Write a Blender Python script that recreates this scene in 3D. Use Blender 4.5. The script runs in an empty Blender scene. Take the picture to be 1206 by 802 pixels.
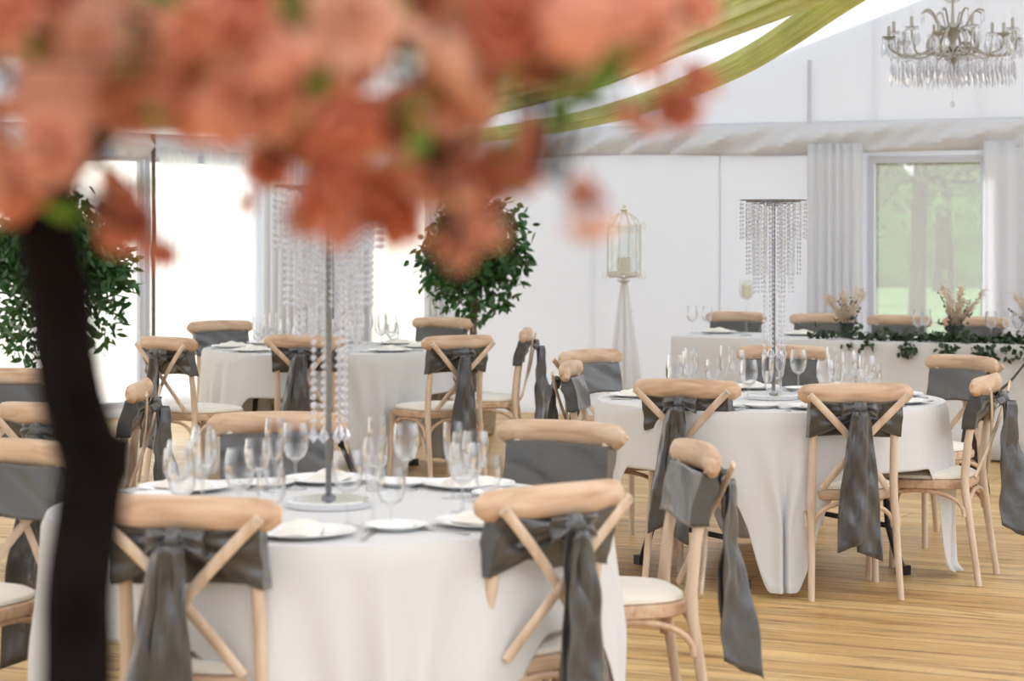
import bpy, math, random
from mathutils import Vector, Matrix
R = math.radians
PI = math.pi
F = 2700.0; CX = 603.0; HY = 262.0; HC = 1.53
col = bpy.context.scene.collection
sin, cos = math.sin, math.cos

def at(px, py, Y):
    return Vector(((px-CX)*Y/F, Y, HC-(py-HY)*Y/F))
def gx(px, Y): return (px-CX)*Y/F

# ------------------------------------------------------------------ materials
def newmat(name):
    m = bpy.data.materials.new(name); m.use_nodes = True
    nt = m.node_tree; nt.nodes.clear()
    out = nt.nodes.new('ShaderNodeOutputMaterial')
    return m, nt, out
def N(nt, t, **kw):
    n = nt.nodes.new(t)
    for k, v in kw.items():
        if k in n.inputs: n.inputs[k].default_value = v
        else: setattr(n, k, v)
    return n
def L(nt, a, ao, b, bi): nt.links.new(a.outputs[ao], b.inputs[bi])
def ramp(nt, stops):
    r = nt.nodes.new('ShaderNodeValToRGB')
    e = r.color_ramp.elements
    while len(e) < len(stops): e.new(.5)
    for i, (p, c) in enumerate(stops):
        e[i].position = p; e[i].color = (*c, 1)
    return r
def simple(name, color, rough=.5, metal=0, spec=.5, sheen=0, var=0, vscale=8, bump=0, bscale=60, trans=0):
    m, nt, out = newmat(name)
    p = N(nt, 'ShaderNodeBsdfPrincipled', Roughness=rough, Metallic=metal)
    p.inputs['Base Color'].default_value = (*color, 1)
    p.inputs['Specular IOR Level'].default_value = spec
    p.inputs['Sheen Weight'].default_value = sheen
    tc = N(nt, 'ShaderNodeTexCoord')
    if var:
        no = N(nt, 'ShaderNodeTexNoise', Scale=vscale, Detail=4.0)
        L(nt, tc, 'Object', no, 'Vector')
        r = ramp(nt, [(.3, tuple(c*(1-var) for c in color)), (.7, tuple(min(1, c*(1+var)) for c in color))])
        L(nt, no, 'Fac', r, 'Fac'); L(nt, r, 'Color', p, 'Base Color')
    if bump:
        nb = N(nt, 'ShaderNodeTexNoise', Scale=bscale, Detail=3.0)
        L(nt, tc, 'Object', nb, 'Vector')
        b = N(nt, 'ShaderNodeBump', Strength=bump, Distance=.01)
        L(nt, nb, 'Fac', b, 'Height'); L(nt, b, 'Normal', p, 'Normal')
    if trans:
        t = N(nt, 'ShaderNodeBsdfTranslucent'); t.inputs['Color'].default_value = (*color, 1)
        mx = N(nt, 'ShaderNodeMixShader', Fac=trans)
        L(nt, p, 'BSDF', mx, 1); L(nt, t, 'BSDF', mx, 2); L(nt, mx, 'Shader', out, 'Surface')
    else:
        L(nt, p, 'BSDF', out, 'Surface')
    return m
def thin_glass(name, tint=(1,1,1), refl=.16, frost=0.0):
    m, nt, out = newmat(name)
    t = N(nt, 'ShaderNodeBsdfTransparent'); t.inputs['Color'].default_value = (*tint, 1)
    g = N(nt, 'ShaderNodeBsdfGlossy', Roughness=.04)
    lw = N(nt, 'ShaderNodeLayerWeight', Blend=refl)
    mx = N(nt, 'ShaderNodeMixShader')
    L(nt, lw, 'Facing', mx, 'Fac'); L(nt, t, 'BSDF', mx, 1); L(nt, g, 'BSDF', mx, 2)
    if frost:
        d = N(nt, 'ShaderNodeBsdfTranslucent'); d.inputs['Color'].default_value = (.95,.97,.96,1)
        d2 = N(nt, 'ShaderNodeBsdfDiffuse'); d2.inputs['Color'].default_value = (.9,.92,.92,1)
        md = N(nt, 'ShaderNodeMixShader', Fac=.4); L(nt, d, 'BSDF', md, 1); L(nt, d2, 'BSDF', md, 2)
        m2 = N(nt, 'ShaderNodeMixShader', Fac=frost)
        L(nt, mx, 'Shader', m2, 1); L(nt, md, 'Shader', m2, 2); L(nt, m2, 'Shader', out, 'Surface')
    else:
        L(nt, mx, 'Shader', out, 'Surface')
    return m
def wood_mat(name, c1, c2, c3, scale=(3, 3, 30), rough=.55):
    m, nt, out = newmat(name)
    p = N(nt, 'ShaderNodeBsdfPrincipled', Roughness=rough)
    tc = N(nt, 'ShaderNodeTexCoord'); mp = N(nt, 'ShaderNodeMapping'); mp.inputs['Scale'].default_value = scale
    oi = N(nt, 'ShaderNodeObjectInfo'); ad = N(nt, 'ShaderNodeVectorMath', operation='ADD')
    L(nt, tc, 'Object', ad, 0); L(nt, oi, 'Random', ad, 1); L(nt, ad, 'Vector', mp, 'Vector')
    no = N(nt, 'ShaderNodeTexNoise', Scale=1.0, Detail=5.0, Distortion=.5); L(nt, mp, 'Vector', no, 'Vector')
    r = ramp(nt, [(.28, c1), (.5, c2), (.72, c3)])
    L(nt, no, 'Fac', r, 'Fac'); L(nt, r, 'Color', p, 'Base Color')
    b = N(nt, 'ShaderNodeBump', Strength=.12, Distance=.004); L(nt, no, 'Fac', b, 'Height'); L(nt, b, 'Normal', p, 'Normal')
    L(nt, p, 'BSDF', out, 'Surface')
    return m
def floor_mat():
    m, nt, out = newmat('honey_boards')
    p = N(nt, 'ShaderNodeBsdfPrincipled', Roughness=.42)
    tc = N(nt, 'ShaderNodeTexCoord'); mp = N(nt, 'ShaderNodeMapping')
    mp.inputs['Rotation'].default_value = (0, 0, R(26))
    L(nt, tc, 'Object', mp, 'Vector')
    br = N(nt, 'ShaderNodeTexBrick', Scale=1.0)
    br.offset = .37; br.inputs['Brick Width'].default_value = 3.4; br.inputs['Row Height'].default_value = .19
    br.inputs['Mortar Size'].default_value = .0035; br.inputs['Mortar Smooth'].default_value = .2
    br.inputs['Color1'].default_value = (.50,.295,.10,1); br.inputs['Color2'].default_value = (.63,.43,.18,1)
    br.inputs['Mortar'].default_value = (.10,.06,.03,1)
    L(nt, mp, 'Vector', br, 'Vector')
    m2 = N(nt, 'ShaderNodeMapping'); m2.inputs['Scale'].default_value = (.45, 6, 1)
    L(nt, mp, 'Vector', m2, 'Vector')
    no = N(nt, 'ShaderNodeTexNoise', Scale=1.5, Detail=7.0, Distortion=.9); no.inputs['Roughness'].default_value = .65
    L(nt, m2, 'Vector', no, 'Vector')
    r1 = ramp(nt, [(.3, (.60,.50,.40)), (.5, (1.0,1.0,1.0)), (.75, (1.28,1.22,1.15))])
    L(nt, no, 'Fac', r1, 'Fac')
    mul = N(nt, 'ShaderNodeMixRGB', blend_type='MULTIPLY', Fac=1.0)
    L(nt, br, 'Color', mul, 1); L(nt, r1, 'Color', mul, 2)
    # knots and dark streaks
    m3 = N(nt, 'ShaderNodeMapping'); m3.inputs['Scale'].default_value = (1.1, 7.5, 1)
    L(nt, mp, 'Vector', m3, 'Vector')
    n2 = N(nt, 'ShaderNodeTexNoise', Scale=2.6, Detail=3.0); L(nt, m3, 'Vector', n2, 'Vector')
    r2 = ramp(nt, [(.0, (1,1,1)), (.58, (1,1,1)), (.70, (.40,.27,.17))]); L(nt, n2, 'Fac', r2, 'Fac')
    mul2 = N(nt, 'ShaderNodeMixRGB', blend_type='MULTIPLY', Fac=.85)
    L(nt, mul, 'Color', mul2, 1); L(nt, r2, 'Color', mul2, 2); L(nt, mul2, 'Color', p, 'Base Color')
    b = N(nt, 'ShaderNodeBump', Strength=.25, Distance=.004); L(nt, br, 'Fac', b, 'Height'); b.invert = True
    L(nt, b, 'Normal', p, 'Normal'); L(nt, p, 'BSDF', out, 'Surface')
    return m

M = dict(
 wood=wood_mat('limed_oak_across', (.43,.26,.16), (.60,.41,.27), (.68,.52,.38), (4, 28, 28)),
 woodv=wood_mat('limed_oak_upright', (.48,.34,.23), (.62,.47,.34), (.70,.57,.44), (28, 28, 3)),
 cushion=simple('cream_cushion', (.80,.74,.64), .8, sheen=.3, bump=.1, bscale=200),
 sash=simple('charcoal_satin', (.048,.048,.047), .26, spec=.8, sheen=.2, var=.2, vscale=5, bump=.6, bscale=11),
 linen=simple('white_linen', (.73,.728,.725), .85, sheen=.15, bump=.12, bscale=14, trans=.12),
 liner=simple('white_marquee_liner', (.78,.805,.85), .8, bump=.15, bscale=3, trans=.33),
 roof=simple('roof_liner', (.80,.82,.85), .8, bump=.15, bscale=3, trans=.46),
 curtain=simple('white_curtain', (.88,.885,.90), .8, trans=.5),
 valance=simple('white_valance', (.80,.81,.83), .8, trans=.3, bump=.25, bscale=6),
 green=simple('lime_chiffon', (.74,.77,.40), .55, sheen=.3, var=.15, vscale=3, trans=.5),
 metal=simple('chrome', (.50,.50,.51), .28, 1.0),
 polemetal=simple('dark_chrome', (.22,.22,.23), .25, 1.0),
 steel=simple('cutlery_steel', (.55,.55,.55), .22, 1.0),
 mirror=simple('mirror', (.80,.82,.85), .12, 1.0),
 gold=simple('aged_silver_gilt', (.40,.39,.34), .4, .5),
 cream_metal=simple('cream_painted_metal', (.70,.66,.55), .5, var=.12, vscale=30),
 china=simple('white_china', (.86,.86,.85), .15, spec=.6),
 napkin=simple('ivory_napkin', (.82,.78,.70), .8, sheen=.2),
 wax=simple('ivory_wax', (.84,.77,.58), .5, trans=.2),
 darkmetal=simple('dark_metal', (.03,.03,.032), .45, .5),
 pole=simple('brown_pole', (.09,.05,.045), .5),
 greypole=simple('grey_pole', (.60,.61,.66), .5),
 glass=thin_glass('clear_glass', (.992,.993,.995), .32),
 crystal=None,
 pane=thin_glass('clear_pane', (.97,.985,.98), .10, .10),
 pvc=thin_glass('marquee_window_sheet', (.97,.985,.98), .06, .13),
 pvc2=thin_glass('glare_window_sheet', (.97,.985,.98), .06, .6),  # extra milky white stands in for overexposed daylight glare in these windows
 bark=simple('dark_bark', (.006,.004,.004), .95, spec=.1, var=.4, vscale=25, bump=.8, bscale=40),
 trunk=simple('ficus_bark', (.16,.10,.06), .8, var=.3, vscale=20),
 leaf=simple('ficus_leaf', (.032,.12,.028), .32, spec=.6, var=.55, vscale=4, trans=.25),
 ivy=simple('ivy_leaf', (.03,.055,.022), .5, var=.5, vscale=9, trans=.15),
 twig=simple('dark_twig', (.10,.07,.05), .8),
 pot=simple('black_pot', (.03,.03,.03), .5),
 basket=simple('woven_basket', (.35,.25,.15), .8, var=.3, vscale=40, bump=.6, bscale=60),
 pampas=simple('pampas_plume', (.82,.70,.56), .9, var=.15, vscale=20, trans=.35),
 tulle=None,
 green_leaf=simple('spring_leaf', (.17,.36,.05), .5, trans=.35, var=.2, vscale=10),
 treeleaf=simple('tree_leaf', (.085,.17,.05), .6, spec=0, trans=.35, var=.35, vscale=1.5),
 treebark=simple('tree_bark', (.03,.032,.032), .9, spec=0, var=.3, vscale=5),
 grass=simple('meadow_grass', (.07,.13,.06), .9, spec=0, var=.3, vscale=.6),
)
# crystal: bright, facetted
m, nt, out = newmat('cut_crystal')
t = N(nt, 'ShaderNodeBsdfTransparent'); t.inputs['Color'].default_value = (.86,.86,.865,1)
g = N(nt, 'ShaderNodeBsdfGlossy', Roughness=.08); g.inputs['Color'].default_value = (.95,.96,1,1)
lw = N(nt, 'ShaderNodeLayerWeight', Blend=.55); mx = N(nt, 'ShaderNodeMixShader')
L(nt, lw, 'Facing', mx, 'Fac'); L(nt, t, 'BSDF', mx, 1); L(nt, g, 'BSDF', mx, 2); L(nt, mx, 'Shader', out, 'Surface')
M['crystal'] = m
m, nt, out = newmat('sheer_voile')
t = N(nt, 'ShaderNodeBsdfTransparent'); d = N(nt, 'ShaderNodeBsdfTranslucent'); d.inputs['Color'].default_value = (.93,.94,.95,1)
mx = N(nt, 'ShaderNodeMixShader', Fac=.6); L(nt, t, 'BSDF', mx, 1); L(nt, d, 'BSDF', mx, 2); L(nt, mx, 'Shader', out, 'Surface')
M['voile'] = m
m, nt, out = newmat('white_tulle')
t = N(nt, 'ShaderNodeBsdfTransparent'); d = N(nt, 'ShaderNodeBsdfDiffuse'); d.inputs['Color'].default_value = (.92,.92,.93,1)
mx = N(nt, 'ShaderNodeMixShader', Fac=.6); L(nt, t, 'BSDF', mx, 1); L(nt, d, 'BSDF', mx, 2); L(nt, mx, 'Shader', out, 'Surface')
M['tulle'] = m
for i, c in enumerate([(.72,.32,.22), (.76,.40,.29), (.66,.24,.15), (.82,.52,.40)]):
    M['petal%d' % i] = simple('coral_petal_%s' % 'abcd'[i], c, .7, var=.12, vscale=30, trans=.35)

# ------------------------------------------------------------------ mesh helpers
class MB:
    def __init__(s): s.v = []; s.f = []; s.mi = []; s.cur = 0
    def add(s, vs, fs):
        b = len(s.v); s.v += [tuple(v) for v in vs]
        s.f += [tuple(i+b for i in f) for f in fs]; s.mi += [s.cur]*len(fs)
    def box(s, c, d, rot=None):
        vs = [Vector((x*d[0]/2, y*d[1]/2, z*d[2]/2)) for x in (-1,1) for y in (-1,1) for z in (-1,1)]
        if rot is not None: vs = [rot @ v for v in vs]
        c = Vector(c)
        s.add([v+c for v in vs], [(0,1,3,2),(4,6,7,5),(0,4,5,1),(2,3,7,6),(0,2,6,4),(1,5,7,3)])
    def tube(s, pts, rad, n=8, flat=None, up=Vector((0,0,1)), cap=True):
        """sweep; rad number or list; flat=(a,b) elliptical half sizes across (side, normal)"""
        pts = [Vector(p) for p in pts]; k = len(pts)
        if not hasattr(rad, '__len__'): rad = [rad]*k
        rings = []; prev = None
        for i, p in enumerate(pts):
            t = (pts[min(i+1,k-1)]-pts[max(i-1,0)])
            if t.length < 1e-9: t = Vector((0,0,1))
            t.normalize()
            if prev is None:
                u = up if abs(t.dot(up)) < .95 else Vector((1,0,0))
                a = t.cross(u).normalized()
            else:
                a = (prev - t*prev.dot(t))
                a = a.normalized() if a.length > 1e-6 else t.orthogonal().normalized()
            prev = a; b = t.cross(a)
            fa, fb = (flat if flat else (1,1))
            rings.append([p + (a*cos(2*PI*j/n)*fa + b*sin(2*PI*j/n)*fb)*rad[i] for j in range(n)])
        vs = [v for r in rings for v in r]
        fs = [(i*n+j, i*n+(j+1)%n, (i+1)*n+(j+1)%n, (i+1)*n+j) for i in range(k-1) for j in range(n)]
        if cap: fs += [tuple(range(n-1,-1,-1)), tuple((k-1)*n+j for j in range(n))]
        s.add(vs, fs)
    def lathe(s, prof, n=20, c=(0,0,0), closed=False):
        c = Vector(c); k = len(prof)
        vs = [c+Vector((r*cos(2*PI*j/n), r*sin(2*PI*j/n), z)) for r, z in prof for j in range(n)]
        fs = [(i*n+j, i*n+(j+1)%n, (i+1)*n+(j+1)%n, (i+1)*n+j) for i in range(k-1) for j in range(n)]
        if closed: fs += [((k-1)*n+j, (k-1)*n+(j+1)%n, (j+1)%n, j) for j in range(n)]
        else:
            if prof[0][0] > 1e-4: fs.append(tuple(range(n-1,-1,-1)))
            if prof[-1][0] > 1e-4: fs.append(tuple((k-1)*n+j for j in range(n)))
        s.add(vs, fs)
    def grid(s, fn, nu, nv, wrap=False):
        b = len(s.v)
        for i in range(nu+1):
            for j in range(nv + (0 if wrap else 1)):
                s.v.append(tuple(fn(i/nu, j/nv)))
        w = nv if wrap else nv+1
        for i in range(nu):
            for j in range(nv):
                s.f.append((b+i*w+j, b+i*w+(j+1)%w if wrap else b+i*w+j+1, b+(i+1)*w+((j+1)%w if wrap else j+1), b+(i+1)*w+j)); s.mi.append(s.cur)
    def ball(s, c, r, n=8, sz=1):
        s.lathe([(max(1e-5, r*sin(PI*i/(n//2+1))), -r*sz*cos(PI*i/(n//2+1))) for i in range(n//2+2)], n, c)
    def build(s, name, mat, parent=None, smooth=True, solid=0, bevel=0, sub=0, kind=None, loc=None):
        me = bpy.data.meshes.new(name); me.from_pydata(s.v, [], s.f)
        mats = mat if isinstance(mat, (list, tuple)) else [mat]
        for q in mats: me.materials.append(q)
        if len(mats) > 1: me.polygons.foreach_set('material_index', s.mi)
        if smooth: me.polygons.foreach_set('use_smooth', [True]*len(me.polygons))
        me.update()
        o = bpy.data.objects.new(name, me); col.objects.link(o)
        if parent: o.parent = parent
        if loc is not None: o.location = loc
        if solid:
            d = o.modifiers.new('thick', 'SOLIDIFY'); d.thickness = solid; d.offset = 0
        if bevel:
            d = o.modifiers.new('bev', 'BEVEL'); d.width = bevel; d.segments = 2; d.limit_method = 'ANGLE'
        if sub:
            d = o.modifiers.new('sub', 'SUBSURF'); d.levels = sub; d.render_levels = sub
        if smooth and (bevel or not sub):
            try:
                me.set_sharp_from_angle(angle=R(40))
            except Exception: pass
        if kind: o['kind'] = kind
        return o
def empty(name, loc=(0,0,0), rz=0):
    o = bpy.data.objects.new(name, None); o.empty_display_size = .1
    col.objects.link(o); o.location = loc; o.rotation_euler = (0,0,rz); return o
def tag(o, label=None, cat=None, group=None, kind=None):
    if label: o['label'] = label
    if cat: o['category'] = cat
    if group: o['group'] = group
    if kind: o['kind'] = kind
    return o
KIDS = {}
def kids(o): return [c for c in bpy.data.objects if c.parent == o]
def snapshot(o): KIDS[o.name] = [(c, kids(c)) for c in kids(o)]
def dup(root, loc, rz=0, label=None, group=None):
    r = root.copy(); col.objects.link(r); r.location = loc; r.rotation_euler = (0,0,rz)
    if label: r['label'] = label
    if group: r['group'] = group
    for ch, gs in KIDS.get(root.name, []):
        c = ch.copy(); col.objects.link(c); c.parent = r
        for g_ in gs:
            d = g_.copy(); col.objects.link(d); d.parent = c
    return r

# ------------------------------------------------------------------ frame of the marquee
CN = Vector((-2.18, 19.7, 0)); U = Vector((.8829, -.4695, 0)); NO = Vector((.4695, .8829, 0))
V = -NO
def W(u, d, z): return CN + U*u + NO*d + Vector((0,0,z))      # back wall frame, d>0 outside
def S(v, d, z): return CN + V*v - U*d + Vector((0,0,z))       # side wall frame, d>0 outside
def u_px(px, O=CN):
    k = (px-CX)/F; return (k*O.y-O.x)/(U.x - U.y*k)
def v_px(px):
    k = (px-CX)/F; return (CN.x-k*CN.y)/(-V.x + V.y*k)
EZ = 2.29
def ceil_z(u): return EZ + (0 if u < 3.2 else .33*(u-3.2))

def wall(fr, name, u0, u1, ztop, holes, mat, extra=()):
    us = sorted(set([u0,u1]+[h[0] for h in holes]+[h[1] for h in holes]+list(extra)))
    b = MB()
    for a, c in zip(us, us[1:]):
        hz = [h for h in holes if h[0] <= a+1e-6 and h[1] >= c-1e-6]
        segs = []
        if hz: segs = [(0, hz[0][2]), (hz[0][3], None)]
        else: segs = [(0, None)]
        for z0, z1 in segs:
            za = z1 if z1 is not None else ztop(a); zc = z1 if z1 is not None else ztop(c)
            vs = [fr(a,0,z0), fr(c,0,z0), fr(c,0,zc), fr(a,0,za), fr(a,.03,z0), fr(c,.03,z0), fr(c,.03,zc), fr(a,.03,za)]
            b.add(vs, [(0,1,2,3),(7,6,5,4),(0,4,5,1),(3,2,6,7),(0,3,7,4),(1,5,6,2)])
    o = b.build(name, mat, smooth=False); o['kind'] = 'structure'; return o

holesB = [(u_px(436), u_px(506), .3, 1.97), (u_px(1030), u_px(1155), .3, 1.97)]
holesS = [(.14, 1.54, .12, 2.02), (1.68, 3.55, .12, 2.02), (4.0, 6.1, .12, 2.02), (6.5, 8.8, .12, 2.02), (9.2, 11.6, .12, 2.02)]
wall(W, 'wall_back', 0, 12, ceil_z, holesB, M['liner'], [3.2])
wall(S, 'wall_left', 0, 14.5, lambda v: EZ, holesS, M['liner'])
def window(i, fr, h):
    fb = MB()
    a, c, z0, z1 = h
    w = .05
    for (p, q, r_, t) in ((a-w,a,z0-w,z1+w),(c,c+w,z0-w,z1+w),(a,c,z0-w,z0),(a,c,z1,z1+w)):
        vs = [fr(x,d,z) for d in (-.012,.02) for x, z in ((p,r_),(q,r_),(q,t),(p,t))]
        fb.add(vs, [(0,1,2,3),(7,6,5,4),(0,4,5,1),(3,2,6,7),(0,3,7,4),(1,5,6,2)])
    o = fb.build('window_%d' % i, M['liner'], smooth=False, kind='structure')
    pb = MB(); vs = [fr(x,d,z) for d in (.012,.016) for x, z in ((a,z0),(c,z0),(c,z1),(a,z1))]
    pb.add(vs, [(0,1,2,3),(7,6,5,4),(0,4,5,1),(3,2,6,7),(0,3,7,4),(1,5,6,2)])
    pb.build('window_pane', M['pvc' if i == 1 else 'pvc2'], o, smooth=False)
for i, (fr, h) in enumerate([(W, holesB[1]), (W, holesB[0])]+[(S, h) for h in holesS]): window(i+1, fr, h)

# ceiling: liner extruded from the gable profile towards the room
b = MB()
prof = [0, 1, 2, 3.0, 3.4] + [4+.5*i for i in range(17)]
def cfn(a, t):
    i = a*(len(prof)-1); k = min(int(i), len(prof)-2); u = prof[k]+(prof[k+1]-prof[k])*(i-k)
    d = -17*t
    sag = .05*abs(sin(PI*d/3.0))
    return W(u, d, ceil_z(u)-sag*.8+.0)
b.grid(cfn, len(prof)-1, 60)
b.build('ceiling', M['roof'], solid=.02, kind='structure')

# floor and meadow
b = MB(); b.box((0, 4, -.05), (36, 40, .1)); b.build('floor', floor_mat(), smooth=False, kind='structure')
b = MB()
def gfn(a, t):
    x = -90+180*a; y = -20+200*t
    return Vector((x, y, -.3 + .35*sin(x*.07+1)*sin(y*.05) if y > 26 else -.3))
b.grid(gfn, 60, 60); o = b.build('trim_meadow', M['grass'], kind='structure')
o.name = 'ground'

# valance: draped band along the eave of the back wall, with a gathered lower edge
def valance(fr, name, u0, u1, z0, z1):
    b = MB(); n = int((u1-u0)*40)
    def fn(a, t):
        u = u0+(u1-u0)*a
        ph = u*9+3*sin(u*1.7)
        d = -.040 - .026*sin(ph+8*t) * (.3+.7*t) - .008*sin(u*31+11*t) - .05*sin(PI*t)
        z = z1+(z0-z1)*t + .012*sin(u*2.3)*t
        return fr(u, d, z)
    b.grid(fn, n, 8); o = b.build(name, M['valance'], solid=.006, kind='structure'); return o
valance(W, 'trim_1', 0.02, 12, 2.05, EZ+.0)
valance(S, 'trim_2', 0.05, 14, 2.05, EZ+.0)

# poles and seams on the liner
b = MB(); u = u_px(955)
b.tube([W(u,-.03,0), W(u,-.03,ceil_z(u)-.14)], .016, 8); o = b.build('trim_3', M['greypole'], kind='structure')
b = MB(); u = u_px(848); b.tube([W(u,-.006,0), W(u,-.006,2.05)], .006, 6); b.build('trim_4', M['liner'], kind='structure')
v = v_px(170); b = MB(); b.tube([S(v,-.09,0), S(v,-.09,2.28)], .017, 8); b.build('trim_5', M['pole'], kind='structure')

# curtains
def curtain(fr, u0, u1, d0, z0, z1, waves, amp, label, mat='curtain', group='white curtains along the marquee walls'):
    b = MB(); n = max(24, int(waves*8)); rnd = random.Random(int(u0*100))
    p1 = rnd.random()*6
    mid = (u0+u1)/2
    def fn(a, t):
        uu = u0+(u1-u0)*a
        ph = 2*PI*waves*a+p1+.8*sin(a*7+p1)
        A = amp*(.55+.45*t)
        return fr(uu + .01*cos(ph)*t, d0 + A*sin(ph), z1+(z0-z1)*t)
    b.grid(fn, n, 10)
    o = b.build('curtain', M[mat], solid=.004); tag(o, label, 'curtain', group); return o
curtain(W, u_px(957), u_px(1021), -.10, .02, 2.12, 6, .022, 'white gathered curtain just left of the clear window with trees', )
curtain(W, u_px(1163), u_px(1290), -.09, .02, 2.12, 5, .02, 'flat white curtain panel to the right of the clear window with trees')
curtain(W, .12, u_px(434), -.10, .02, 2.12, 13, .035, 'white gathered curtain behind the crystal centrepiece of the far left table')
curtain(W, u_px(508), u_px(530), -.10, .02, 2.12, 4, .03, 'narrow white curtain beside the bare-trunked ficus by the back wall')
curtain(S, .2, .95, -.10, .02, 2.12, 9, .03, 'sheer white curtain over the bright side window nearest the corner', 'voile')
curtain(S, 1.0, 1.52, -.10, .02, 2.12, 5, .03, 'sheer white curtain hanging beside the thin brown pole', 'voile')

# green swags
def swag(pts, wid, label, seed):
    P = [at(*p) for p in pts]
    # Catmull-Rom resample
    Q = []
    for i in range(len(P)-1):
        p0, p1, p2, p3 = P[max(i-1,0)], P[i], P[i+1], P[min(i+2,len(P)-1)]
        for k in range(6):
            t = k/6
            Q.append(.5*((2*p1)+(p2-p0)*t+(2*p0-5*p1+4*p2-p3)*t*t+(3*p1-p0-3*p2+p3)*t**3))
    Q.append(P[-1])
    rnd = random.Random(seed); n = 64
    ph = [rnd.random()*6 for _ in range(5)]
    b = MB(); K = len(Q)
    def fn(a, t):
        i = min(int(a*(K-1)+.5), K-1); p = Q[i]
        tg = (Q[min(i+1,K-1)]-Q[max(i-1,0)]).normalized()
        side = tg.cross(Vector((0,0,1))).normalized(); up = side.cross(tg)
        th = 2*PI*t; w = wid*(1-.35*a)
        pl = 1+.20*sin(9*th+ph[0]+a*2)+.14*sin(14*th+ph[1]-a*3)+.06*sin(23*th+ph[2])
        return p + side*cos(th)*w*.42*pl + up*sin(th)*w*.5*pl
    b.grid(fn, K-1, n, wrap=True)
    o = b.build('fabric_swag', M['green']); tag(o, label, 'fabric swag', 'green ceiling swags'); return o
swag([(1120,-90,8.6),(1060,-45,9.5),(985,2,10.3),(900,60,11.3),(830,94,12.3),(740,127,13.6),(650,147,15),(560,160,16.3),(400,176,18.0)], .115, 'narrow lower swag of green chiffon hanging below the ceiling', 1)
swag([(1080,-90,8.4),(960,-32,9.5),(860,12,10.6),(790,44,11.6),(700,84,13),(600,112,14.0),(500,138,14.8),(360,182,16.5)], .22, 'broad upper swag of green chiffon disappearing behind the blossom', 2)

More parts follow.
